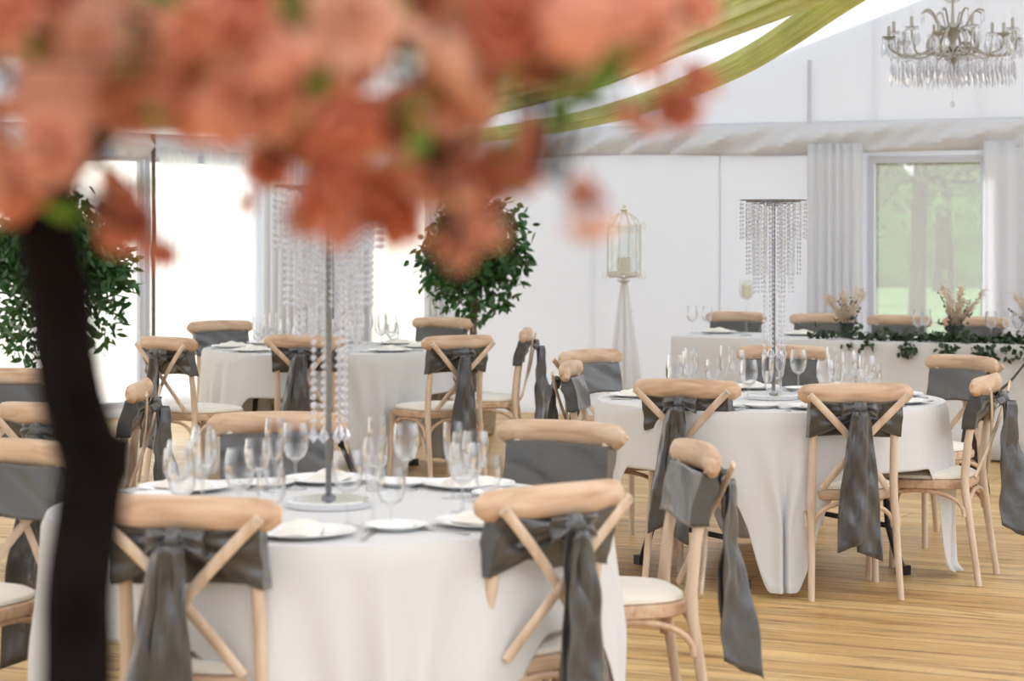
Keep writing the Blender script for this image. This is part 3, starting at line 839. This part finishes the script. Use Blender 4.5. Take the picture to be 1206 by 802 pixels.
# ivy garland along the front edge
rnd = random.Random(4); root = empty('ivy_garland', on(1080,.14))
inv = -root.location
P = []
ua, ub = h_px(958,.12), h_px(1290,.12)
for i in range(41):
    t = i/40; P.append(Hd(ua+(ub-ua)*t, .10+.04*sin(t*17), ZT+.012+.006*sin(t*30))+inv)
b = MB(); b.tube(P, .004, 5); b.build('vine', M['twig'], root)
b = MB()
for i in range(820):
    t = rnd.random(); q = Hd(ua+(ub-ua)*t, .09+rnd.gauss(0,.04), ZT+.012+abs(rnd.gauss(0,.022)))
    dens = .35+.65*min(1, max(0,(t-.12)*3))
    if rnd.random() > dens: continue
    leafquad(b, q+inv, rnd, rnd.uniform(.035,.055), rnd.uniform(.03,.045), .2)
for (px, ln) in ((1000,.05),(1018,.06),(1070,.10),(1078,.09),(1065,.07),(1113,.11),(1119,.12),(1128,.10),(1150,.12),(1156,.15),(1162,.13),(1168,.10),(1185,.09),(1030,.05),(1200,.08)):
    u0 = h_px(px, -.02)
    for k in range(int(ln*130)):
        q = Hd(u0+rnd.gauss(0,.018), -.045+rnd.gauss(0,.008), ZT-rnd.random()*ln)
        leafquad(b, q+inv, rnd, .045, .036, 1.0)
b.build('leaves', M['ivy'], root)
tag(root, 'trailing dark ivy garland along the front edge of the head table', 'garland')
# grey ribbon swag pinned on the cloth front
b = MB(); u0, u1 = h_px(1158,-.05), h_px(1210,-.05); u2 = h_px(1262,-.05)
def rb(a, t):
    if a < .5: q = a*2; u = u0+(u1-u0)*q; z = .42+.24*q
    else: q = a*2-1; u = u1+(u2-u1)*q; z = .66-.24*q
    z -= .05*sin(PI*q)
    return Hd(u, -.058-.004*sin(t*6), z+.022*(t-.5))
b.grid(rb, 30, 4); rr_ = b.build('ribbon', M['sash'], solid=.002)
b = MB(); b.ball(Hd(u1,-.065,.665), .022, 10); b.build('bow', M['sash'], rr_)
tag(rr_, 'thin grey ribbon swag on the front of the head table cloth', 'ribbon')

# ------------------------------------------------------------------ lantern on its tulle-wrapped stand
LY = 16.9; lx = gx(735, LY); ls = F/LY
zl = lambda py: HC-(py-HY)/ls
root = empty('lantern_stand', (lx, LY, 0))
b = MB(); b.lathe([(.0005,0),(.14,0),(.14,.012),(.02,.03),(.012,.06)], 24); b.build('base', M['cream_metal'], root)
b = MB(); b.tube([(0,0,.05),(0,0,zl(332))], .011, 10); b.lathe([(.011,zl(334)),(.05,zl(331)),(.05,zl(330)),(.0005,zl(329.5))], 16); b.build('pole', M['cream_metal'], root)
b = MB(); zt_ = zl(332)
def tf(a, t):
    th = 2*PI*t; r_ = .018+.115*a**.85; r_ *= 1+.22*sin(9*th+1)+.1*sin(17*th)
    return Vector((r_*cos(th), r_*sin(th)*.8, zt_*(1-a)+.02*a))
b.grid(tf, 24, 60, wrap=True); b.build('tulle', M['tulle'], root)
tag(root, 'slim cream lantern stand wrapped in white tulle against the back wall', 'stand')
z0 = zl(324); zr = zl(266); ztop_ = zl(247)
root = empty('lantern', (lx, LY, zl(329.5)))
oz = -zl(329.5)
b = MB(); hr = .125
hx = [(hr*cos(PI/3*j+.2), hr*sin(PI/3*j+.2)) for j in range(6)]
for z in (z0, z0+.02, zr):
    b.tube([(x, y, z+oz) for x, y in hx+[hx[0]]], .0055, 6)
for x, y in hx:
    b.tube([(x,y,z0+oz),(x,y,zr+oz)], .0055, 6)
    b.tube([(x,y,zr+oz),(x*.78,y*.78,zr+.05+oz),(x*.45,y*.45,zr+.085+oz),(x*.2,y*.2,ztop_-.03+oz),(x*.12,y*.12,ztop_-.01+oz)], .0045, 6)
    for s, zz, sg in ((1.0, zr, 1), (1.0, z0, -1)):
        P = [Vector((x*(1+.22*(1-cos(a_))*.6+.05), y*(1+.22*(1-cos(a_))*.6+.05), zz+oz+sg*.025*sin(a_))) for a_ in [k*.55 for k in range(9)]]
        b.tube(P, .0035, 5)
    b.tube([(x,y,z0+oz),(x*.75,y*.75,z0-.015+oz),(x*.35,y*.35,z0-.012+oz),(0,0,z0-.03+oz)], .004, 5)
    P = [Vector((x*.6+cos(k*.6)*x*.25, y*.6+cos(k*.6)*y*.25, zr+oz-.03+.02*sin(k*.6))) for k in range(9)]
    b.tube(P, .003, 5)
b.lathe([(.0005,z0+oz),(hr*.93,z0+oz),(hr*.93,z0+.008+oz),(.0005,z0+.008+oz)], 6)
b.build('frame', M['cream_metal'], root)
for j in range(6):
    p, q = hx[j], hx[(j+1)%6]; b = MB()
    vs = [(x*s_, y*s_, z+oz) for s_ in (.97,.985) for (x, y), z in ((p,z0+.03),(q,z0+.03),(q,zr-.01),(p,zr-.01))]
    b.add(vs, [(0,1,2,3),(7,6,5,4),(0,4,5,1),(3,2,6,7),(0,3,7,4),(1,5,6,2)]); b.build('glass_panel', M['pane'], root, smooth=False)
b = MB(); b.lathe([(.02,ztop_-.01+oz),(.035,ztop_+oz),(.012,ztop_+.01+oz),(.014,ztop_+.025+oz),(.004,ztop_+.035+oz),(.0005,ztop_+.045+oz)], 12); b.build('finial', M['cream_metal'], root)
b = MB(); b.lathe([(.0005,z0+.009+oz),(.048,z0+.009+oz),(.050,z0+.02+oz),(.050,z0+.125+oz),(.042,z0+.130+oz),(.0005,z0+.126+oz)], 24); cd = b.build('candle', M['wax'], root)
b = MB(); b.tube([(0,0,z0+.124+oz),(.002,0,z0+.145+oz)], .0018, 5); b.build('wick', M['twig'], cd)
tag(root, 'cream metal hexagonal lantern with a pillar candle on the tulle-wrapped stand', 'lantern')

# ------------------------------------------------------------------ chandelier
CY = 15.0; cxx = gx(1122, CY); cs = F/CY
cz = lambda py: HC-(py-HY)/cs
root = empty('chandelier', (cxx, CY, cz(70)))
oz = -cz(70); GM = M['gold']
u_ch = (Vector((cxx, CY, 0))-CN).dot(U)
b = MB(); ctop = ceil_z(u_ch)-.05
b.tube([(0,0,cz(82)+oz),(0,0,ctop+oz)], .008, 8)
b.lathe([(.0005,cz(88)+oz),(.012,cz(86)+oz),(.03,cz(80)+oz),(.020,cz(76)+oz),(.05,cz(70)+oz),(.06,cz(64)+oz),(.03,cz(58)+oz),(.02,cz(50)+oz),(.045,cz(40)+oz),(.07,cz(33)+oz),(.04,cz(30)+oz),(.012,cz(26)+oz),(.009,cz(6)+oz)], 20)
b.lathe([(.0005,ctop-.03+oz),(.05,ctop-.02+oz),(.06,ctop+oz),(.0005,ctop+oz)], 20)
b.build('stem', GM, root)
b = MB(); b.lathe([(.010,cz(4.5)+oz),(.035,cz(3.5)+oz),(.055,cz(0)+oz),(.060,cz(-2)+oz),(.056,cz(-2)+oz),(.050,cz(.5)+oz),(.010,cz(2.5)+oz)], 20); b.build('glass_bowl', M['glass'], root)
rnd = random.Random(9)
def curve(P, n=5):
    P = [Vector(p) for p in P]; Q = []
    for i in range(len(P)-1):
        p0, p1, p2, p3 = P[max(i-1,0)], P[i], P[i+1], P[min(i+2,len(P)-1)]
        for k in range(n):
            t = k/n; Q.append(.5*((2*p1)+(p2-p0)*t+(2*p0-5*p1+4*p2-p3)*t*t+(3*p1-p0-3*p2+p3)*t**3))
    Q.append(P[-1]); return Q
def drop():
    b = MB(); b.lathe([(.0005,0),(.006,-.008),(.0005,-.016)], 6)
    b.lathe([(.0005,-.017),(.007,-.030),(.0125,-.058),(.009,-.078),(.0005,-.092)], 6); return b
dropm = None; ndrop = 0
def hang(x, y, z, sc=1.0):
    global dropm, ndrop
    ndrop += 1
    if ndrop > 98: return
    if dropm is None: o = dropm = drop().build('crystal_drop', M['crystal'], root, smooth=False)
    else: o = dropm.copy(); col.objects.link(o); o.parent = root
    o.location = (x, y, z); o.scale = (sc, sc, sc); o.rotation_euler = (0,0,rnd.random()*3)
for j in range(12):
    a = 2*PI*j/12+.13; r_ = .43 if j % 2 == 0 else .39; ca, sa_ = cos(a), sin(a)
    zc = cz(46)+(.0 if j % 2 == 0 else .05)
    f = lambda r, z: Vector((r*ca, r*sa_, z+oz))
    b = MB(); b.tube(curve([f(.03,cz(62)), f(.12,cz(56)), f(.22,cz(64)), f(.34,cz(65)), f(r_-.01,zc-.07), f(r_,zc-.012)]), .0075, 7)
    arm = b.build('arm', GM, root)
    b = MB(); b.lathe([(.006,-.015),(.020,-.008),(.045,.008),(.048,.012),(.020,.002),(.012,.004),(.011,.012)], 14, f(r_, zc)); b.build('drip_pan', M['crystal'] if j % 2 else GM, arm)
    b = MB(); b.lathe([(.0005,.004),(.011,.004),(.011,.075),(.005,.080),(.0005,.080)], 10, f(r_, zc)); b.build('candle_tube', GM, arm)
    b = MB(); b.lathe([(.004,.078),(.009,.092),(.011,.105),(.007,.125),(.0005,.150)], 10, f(r_, zc)); b.build('bulb', M['glass'], arm)
    for k in range(5):
        q = 2*PI*k/5+a; p = f(r_, zc); hang(p.x+.043*cos(q), p.y+.043*sin(q), p.z+.005, rnd.uniform(1.1,1.7))
for j in range(8):
    a = 2*PI*j/8+.3; ca, sa_ = cos(a), sin(a); f = lambda r, z: Vector((r*ca, r*sa_, z+oz))
    b = MB(); b.tube(curve([f(.03,cz(34)), f(.09,cz(30)), f(.13,cz(18)), f(.17,cz(12)), f(.21,cz(14))]), .007, 7)
    b.tube(curve([f(.05,cz(34)), f(.12,cz(38)), f(.17,cz(50)), f(.15,cz(62)), f(.05,cz(66))]), .009, 7)
    b.build('scroll', GM, root); p = f(.21, cz(14)); hang(p.x, p.y, p.z-.004, .8)
for j in range(30):
    a = 2*PI*j/30*1.0+rnd.random()*.1; r_ = [.33,.22,.12][j % 3]; hang(r_*cos(a), r_*sin(a), cz(68)+oz+(.0 if j % 3 else .01), rnd.uniform(1.5,2.1))
for ring_r, zz, n_ in ((.40,cz(64),56), (.29,cz(66),44), (.17,cz(64),28)):
    b = MB(); b.tube([(ring_r*cos(2*PI*j/48), ring_r*sin(2*PI*j/48), zz+oz-.03*abs(sin(2*PI*j/48*6))) for j in range(49)], .0015, 4, cap=False)
    for j in range(n_):
        a = 2*PI*j/n_; b.lathe([(.0005,.010),(.008,0),(.0005,-.010)], 6, (ring_r*cos(a), ring_r*sin(a), zz+oz-.03*abs(sin(a*6))))
        b.lathe([(.0005,0),(.008,-.045),(.014,-.095),(.0005,-.15)], 6, (ring_r*cos(a), ring_r*sin(a), zz+oz-.030-.03*abs(sin(a*6))))
    b.build('bead_chain', M['crystal'], root, smooth=False)
b = MB(); b.tube([(0,0,cz(86)+oz),(0,0,cz(119)+oz)], .0012, 4); b.ball((0,0,cz(123)+oz), .021, 12); b.build('finial_ball', M['crystal'], root)
tag(root, 'silver-gilt crystal chandelier with candle bulbs hanging at top right', 'chandelier')

# ------------------------------------------------------------------ ficus trees
def ficus(c, seed, crown_c, crown_r, nleaf, label, stem_top):
    rnd = random.Random(seed); root = empty('ficus_tree', c)
    b = MB(); b.lathe([(.0005,0),(.13,0),(.15,.02),(.17,.28),(.165,.30),(.15,.29),(.15,.26),(.0005,.26)], 24); b.build('basket_pot', M['basket'], root)
    b = MB()
    for k in range(3):
        P = [Vector((.018*cos(i*.5+k*2.1), .018*sin(i*.5+k*2.1), .25+(stem_top-.25)*i/16)) for i in range(17)]
        b.tube(P, [.014-.0003*i for i in range(17)], 7)
    b.build('trunk', M['trunk'], root)
    cc = Vector(crown_c); tips = []
    for k in range(14):
        d = Vector((rnd.gauss(0,1), rnd.gauss(0,1), rnd.gauss(.5,.9))).normalized()
        tip = cc+Vector((d.x*crown_r[0]*.8, d.y*crown_r[1]*.8, d.z*crown_r[2]*.85)); st = Vector((0,0,stem_top*rnd.uniform(.62,1)))
        b = MB(); mid = st.lerp(tip,.5)+Vector((0,0,.06)); b.tube(curve([st, mid, tip], 4), [.007-.0006*i for i in range(9)], 5); b.build('branch', M['trunk'], root)
        tips.append((st, mid, tip))
    b = MB()
    for k in range(nleaf):
        if rnd.random() < .55:
            st, mid, tip = rnd.choice(tips); t = rnd.uniform(.3,1.05)
            q = (st.lerp(mid, t*2) if t < .5 else mid.lerp(tip, t*2-1))+Vector((rnd.gauss(0,.07), rnd.gauss(0,.07), rnd.gauss(0,.07)))
        else:
            d = Vector((rnd.gauss(0,1), rnd.gauss(0,1), rnd.gauss(0,1))).normalized(); rr = rnd.random()**.45
            q = cc+Vector((d.x*crown_r[0]*rr, d.y*crown_r[1]*rr, d.z*crown_r[2]*rr))
            q.x *= 1-.25*max(0, (q.z-cc.z)/crown_r[2])
        leafquad(b, q, rnd, rnd.uniform(.065,.105), rnd.uniform(.032,.050), .6)
    b.build('foliage', M['leaf'], root)
    tag(root, label, 'tree', 'potted ficus trees')
ficus((gx(558,16.5), 16.5, 0), 3, (0,0,1.30), (.40,.36,.48), 3300, 'leafy potted ficus on a bare stem standing in front of the back wall, centre', 1.55)
ficus((gx(62,15.2), 15.2, 0), 5, (0,0,1.18), (.56,.42,.62), 5000, 'wide leafy ficus behind the dark trunk at the left edge', 1.5)

# ------------------------------------------------------------------ trees outside the window
def outside_tree(x, y, h, lean, seed, rad, label, crown=True):
    rnd = random.Random(seed); root = empty('tree', (x, y, -.35))
    b = MB(); P = [Vector((lean*(i/8)**1.5, 0, h*i/8)) for i in range(9)]
    b.tube(P, [rad*(1.25-.09*i) if i else rad*1.6 for i in range(9)], 10); b.build('trunk', M['treebark'], root)
    tips = []
    for k in range(11):
        t = rnd.uniform(.36,.95); st = P[int(t*8)]; a = rnd.uniform(0, 2*PI)
        tip = st+Vector((cos(a)*rnd.uniform(1.2,2.6), sin(a)*1.6, rnd.uniform(.2,1.8)))
        b = MB(); b.tube(curve([st, st.lerp(tip,.5)+Vector((0,0,-.15)), tip], 4), [rad*.36-.003*i for i in range(9)], 6); b.build('branch', M['treebark'], root); tips.append((st, tip))
    b = MB()
    for k in range(2600):
        st, tip = rnd.choice(tips); q = st.lerp(tip, rnd.uniform(.25,1.15))+Vector((rnd.gauss(0,.45), rnd.gauss(0,.45), rnd.gauss(.0,.40)))
        leafquad(b, q, rnd, rnd.uniform(.14,.28), rnd.uniform(.10,.19), .2)
    b.build('foliage', M['treeleaf'], root)
    tag(root, label, 'tree', 'trees outside the marquee')
def ox(px, Y): return gx(px, Y)
outside_tree(ox(1079,30), 30, 6.5, .25, 1, .10, 'thick-trunked tree outside the clear window')
outside_tree(ox(1122,32), 32, 6.0, -.35, 2, .045, 'slender leaning tree outside the clear window, right of the thick trunk')
outside_tree(ox(1000,44), 44, 7, .2, 3, .16, 'distant tree outside the clear window, hidden left of the thick trunk')
outside_tree(ox(1170,50), 50, 7.5, .1, 4, .16, 'distant tree outside at the right side of the clear window')
outside_tree(ox(1110,58), 58, 8, .1, 5, .18, 'most distant leafy tree outside the clear window')
outside_tree(-9.6, 34, 7, .1, 6, .15, 'leafy tree outside beyond the bright side windows')
outside_tree(ox(470,45), 45, 7, .2, 7, .15, 'distant tree outside the narrow bright back window')
# hedge line far off
b = MB(); rnd = random.Random(12)
def hf(a, t):
    x = -40+80*a; th = PI*t
    return Vector((x, 70+1.5*sin(x*.3)-3*cos(th), -.4+(3.6+.8*sin(x*.5)+.5*sin(x*1.3)+.3*sin(x*3.1))*sin(th)))
b.grid(hf, 160, 10); o = b.build('hedge', M['treeleaf']); tag(o, 'long hedge across the meadow outside the marquee', 'hedge')

# ------------------------------------------------------------------ blossom tree in the foreground
TY = 1.8
bt = empty('blossom_tree', (gx(95,TY), TY, 0)); iv = -bt.location
def loc3(px, py, Y): return at(px, py, Y)+iv
b = MB(); b.lathe([(.0005,0),(.12,0),(.13,.01),(.15,.22),(.145,.24),(.13,.23),(.13,.20),(.0005,.20)], 28); b.build('pot', M['pot'], bt)
base = Vector((0,0,.2))
TP = [base, Vector((.012,.0,.6)), Vector((-.01,0,.95)), loc3(92,802,TY), loc3(92,700,TY), loc3(103,610,TY), loc3(108,545,TY), loc3(88,480,TY), loc3(77,420,TY), loc3(70,350,TY), loc3(60,300,TY), loc3(54,262,TY)]
b = MB(); b.tube(curve(TP, 4), [.031-.006*(i/44) for i in range(45)] , 16)
bm_r = None
kn_ = loc3(132,545,TY-.005)
b.ball(kn_, .018, 12, 1.5)
b.tube([kn_-Vector((.014,0,.004)), kn_+Vector((.006,0,.012)), kn_+Vector((.015,0,.020))], [.018,.013,.007], 10)
b.build('trunk', M['bark'], bt)
branches = [
 [(64,320,1.8),(48,275,1.8),(14,240,1.78),(-40,190,1.75),(-120,120,1.7)],
 [(60,275,1.8),(72,225,1.76),(110,170,1.7),(190,110,1.62),(300,70,1.58),(420,60,1.55),(560,50,1.55),(700,30,1.6),(830,10,1.65)],
 [(62,268,1.8),(80,150,1.78),(120,60,1.75),(180,-40,1.7),(260,-150,1.7)],
 [(300,70,1.58),(400,120,1.5),(500,170,1.5),(600,200,1.5),(650,210,1.5),(690,235,1.5)],
 [(190,110,1.62),(250,130,1.6),(330,180,1.6),(400,220,1.6)],
 [(420,60,1.55),(540,110,1.6),(640,120,1.65),(740,125,1.7),(810,120,1.7)],
 [(120,60,1.75),(300,-20,1.85),(500,-50,1.9),(720,-40,1.9)],
 [(500,170,1.5),(530,230,1.48),(535,290,1.48)],
 [(80,150,1.78),(20,100,1.85),(-60,40,1.9)],
 [(110,170,1.7),(140,215,1.66),(165,270,1.62),(190,285,1.6)],
]
big = [(118,235,1.66),(140,262,1.66),(160,225,1.64),(520,215,1.5),(545,250,1.5),(560,285,1.55),(470,235,1.6),(590,190,1.5)]
BP = []
for br in branches:
    P = curve([loc3(*p) for p in br], 5); n_ = len(P)
    r0 = .024 if br is branches[0] else .0125 if br is branches[0] or br is branches[1] or br is branches[2] else .0045
    b = MB(); b.tube(P, [r0*(1-.75*i/n_) for i in range(n_)], 8); b.build('branch', M['bark'], bt)
    BP += P
rnd = random.Random(21)
# lower outline of the crown in the photograph's frame
OUT = [(-80,250),(0,240),(50,235),(90,190),(130,150),(200,140),(270,150),(300,215),(345,245),(420,240),(460,190),(490,190),(510,200),(560,190),(590,125),(640,95),(700,75),(760,55),(820,15),(870,-40)]
def yout(x):
    for (a_, ya), (c_, yc) in zip(OUT, OUT[1:]):
        if a_ <= x <= c_: return ya+(yc-ya)*(x-a_)/(c_-a_)
    return 0
spots = []
tries = 0
while len(spots) < 250 and tries < 6000:
    tries += 1
    x = rnd.uniform(-90, 850); y = rnd.uniform(-170, 250)
    if y > yout(x)-8: continue
    Y = rnd.uniform(1.32, 2.05)
    p = loc3(x, y, Y)
    if any((p-q[0]).length < .026 for q in spots): continue
    spots.append((p, x, y, Y))
extra = [(688,235,1.5),(672,225,1.5),(695,255,1.48),(620,205,1.5),(740,140,1.7),(800,122,1.7),(535,295,1.5),(520,270,1.5),(545,262,1.5),(150,240,1.62),(165,262,1.6),(192,292,1.58),(360,262,1.6),(400,258,1.6),(430,250,1.62),(470,205,1.6),(285,235,1.9),(210,360,2.6),(760,135,1.7),(820,100,1.7),(640,150,1.65),(570,225,1.5),(600,170,1.55),(520,230,1.5),(450,262,1.75),(130,262,1.8)]
for (x, y, Y) in extra:
    if Y < 2.5: spots.append((loc3(x, y, Y), x, y, -Y))
spots += [(loc3(x, y, Y), x, y, Y) for x, y, Y in big]
small = set(tuple(p) for p, x, y, Y in spots if Y < 0)
spots = [(p, x, y) for p, x, y, Y in spots]
# flower meshes: five variants of a ruffled double blossom
def flower(mat_i, seed):
    rnd = random.Random(seed); b = MB()
    for ring, (n_, tilt, ln) in enumerate(((7,.25,.029),(6,.75,.024),(4,1.2,.017))):
        for k in range(n_):
            a = 2*PI*k/n_+ring*.4+rnd.uniform(-.1,.1); ti = tilt+rnd.uniform(-.15,.15)
            rm = Matrix.Rotation(a, 3, 'Z') @ Matrix.Rotation(-ti, 3, 'Y')
            w = ln*.48
            def pf(u_, v_):
                x = ln*u_; y = w*(v_-.5)*2*(sin(PI*min(.92, .12+.80*u_)))**.8
                z = .004*sin(v_*9+seed)*u_+.006*u_*u_*(1-4*(v_-.5)**2*0)+.003*cos(v_*PI*2)*u_
                x -= .003*math.cos((v_-.5)*4*PI)*u_*u_*.6
                return rm @ Vector((x, y, z))
            b.grid(pf, 4, 4)
    b.cur = 1; b.ball((0,0,.004), .004, 6)
    return b
fm = []
for i in range(6):
    o = flower(i % 4, i+1).build('blossom', [M['petal%d' % (i % 4)], M['green_leaf']], bt)
    fm.append(o)
def near_key(s): # largest in view first: inside the frame
    p, x, y = s; return (0 if (-30 < x < 880 and -30 < y < 340) else 1, (p-iv).y)
spots.sort(key=near_key)
stuff = MB(); usedf = set()
import mathutils
matm = [M['petal0'],M['petal1'],M['petal2'],M['petal3'],M['green_leaf']]
for i, (p, x, y) in enumerate(spots):
    vi = i % 6
    d = Vector((rnd.gauss(0,1), rnd.gauss(-.5,1), rnd.gauss(0,.9)))
    q = d.to_track_quat('Z', 'Y'); sc = rnd.uniform(.8,1.25) * (.62 if tuple(p) in small else 1)
    if i < 100:
        if vi not in usedf: o = fm[vi]; usedf.add(vi)
        else: o = fm[vi].copy(); col.objects.link(o); o.parent = bt
        o.location = p; o.rotation_mode = 'QUATERNION'; o.rotation_quaternion = q; o.scale = (sc,)*3
    else:
        me = fm[vi].data; mt = q.to_matrix()*sc
        vs = [mt @ v_.co + p for v_ in me.vertices]
        k0 = len(stuff.f); stuff.add(vs, [tuple(f_.vertices) for f_ in me.polygons])
        for j, f_ in enumerate(me.polygons): stuff.mi[k0+j] = (vi % 4) if f_.material_index == 0 else 4
stuff.build('blossom', matm, bt, kind='stuff')
# twigs joining blossoms to branches, leaves
tw = MB(); lf = MB()
for i, (p, x, y) in enumerate(spots):
    n_ = min(BP, key=lambda q: (q-p).length)
    mid = n_.lerp(p, .5)+Vector((rnd.gauss(0,.006), rnd.gauss(0,.006), .008))
    tw.tube([n_, mid, p], [.002,.0014,.001], 4)
    if i % 3 == 0 and tuple(p) not in small:
        for k in range(4): leafquad(lf, p.lerp(n_, rnd.uniform(.1,.6))+Vector((rnd.gauss(0,.01),)*3), rnd, .034, .018)
tw.build('twigs', M['bark'], bt); lf.build('leaves', M['green_leaf'], bt)
tag(bt, 'coral pink blossom tree with a dark trunk, blurred in the left foreground', 'tree')

# ------------------------------------------------------------------ light, camera
w = bpy.data.worlds.new('sky'); bpy.context.scene.world = w; w.use_nodes = True
nt = w.node_tree; nt.nodes.clear()
out = nt.nodes.new('ShaderNodeOutputWorld'); bg = nt.nodes.new('ShaderNodeBackground')
tc = N(nt, 'ShaderNodeTexCoord'); sp = N(nt, 'ShaderNodeSeparateXYZ'); L(nt, tc, 'Generated', sp, 'Vector')
r = ramp(nt, [(0, (.16,.16,.16)), (.49, (.18,.19,.21)), (.62, (.90,.94,1.0)), (1, (.96,.98,1.0))])
mr = N(nt, 'ShaderNodeMapRange'); mr.inputs['From Min'].default_value = -1; mr.inputs['From Max'].default_value = 1
L(nt, sp, 'Z', mr, 'Value'); L(nt, mr, 'Result', r, 'Fac'); L(nt, r, 'Color', bg, 'Color')
bg.inputs['Strength'].default_value = 1.7
L(nt, bg, 'Background', out, 'Surface')
sun = bpy.data.lights.new('sun', 'SUN'); sun.energy = 7.0; sun.angle = R(16); sun.color = (1, .98, .95)
so = bpy.data.objects.new('sun', sun); col.objects.link(so)
dirv = Vector((.45, -.80, -.50)); so.rotation_euler = dirv.to_track_quat('-Z', 'Y').to_euler()

cam = bpy.data.cameras.new('camera'); co = bpy.data.objects.new('camera', cam); col.objects.link(co)
cam.sensor_width = 36; cam.lens = F/1206*36; co.location = (0,0,HC); co.rotation_euler = (R(90),0,0)
cam.shift_y = -(401-HY)/1206; cam.clip_start = .05; cam.clip_end = 400
cam.dof.use_dof = True; cam.dof.focus_distance = 9.8; cam.dof.aperture_fstop = 3.6
sc = bpy.context.scene; sc.camera = co
sc.view_settings.view_transform = 'Standard'; sc.view_settings.look = 'None'
sc.view_settings.gamma = 1; sc.view_settings.use_curve_mapping = False
sc.view_settings.exposure = .55
sc.cycles.transparent_max_bounces = 48
sc.cycles.max_bounces = 8; sc.cycles.diffuse_bounces = 4; sc.cycles.glossy_bounces = 4
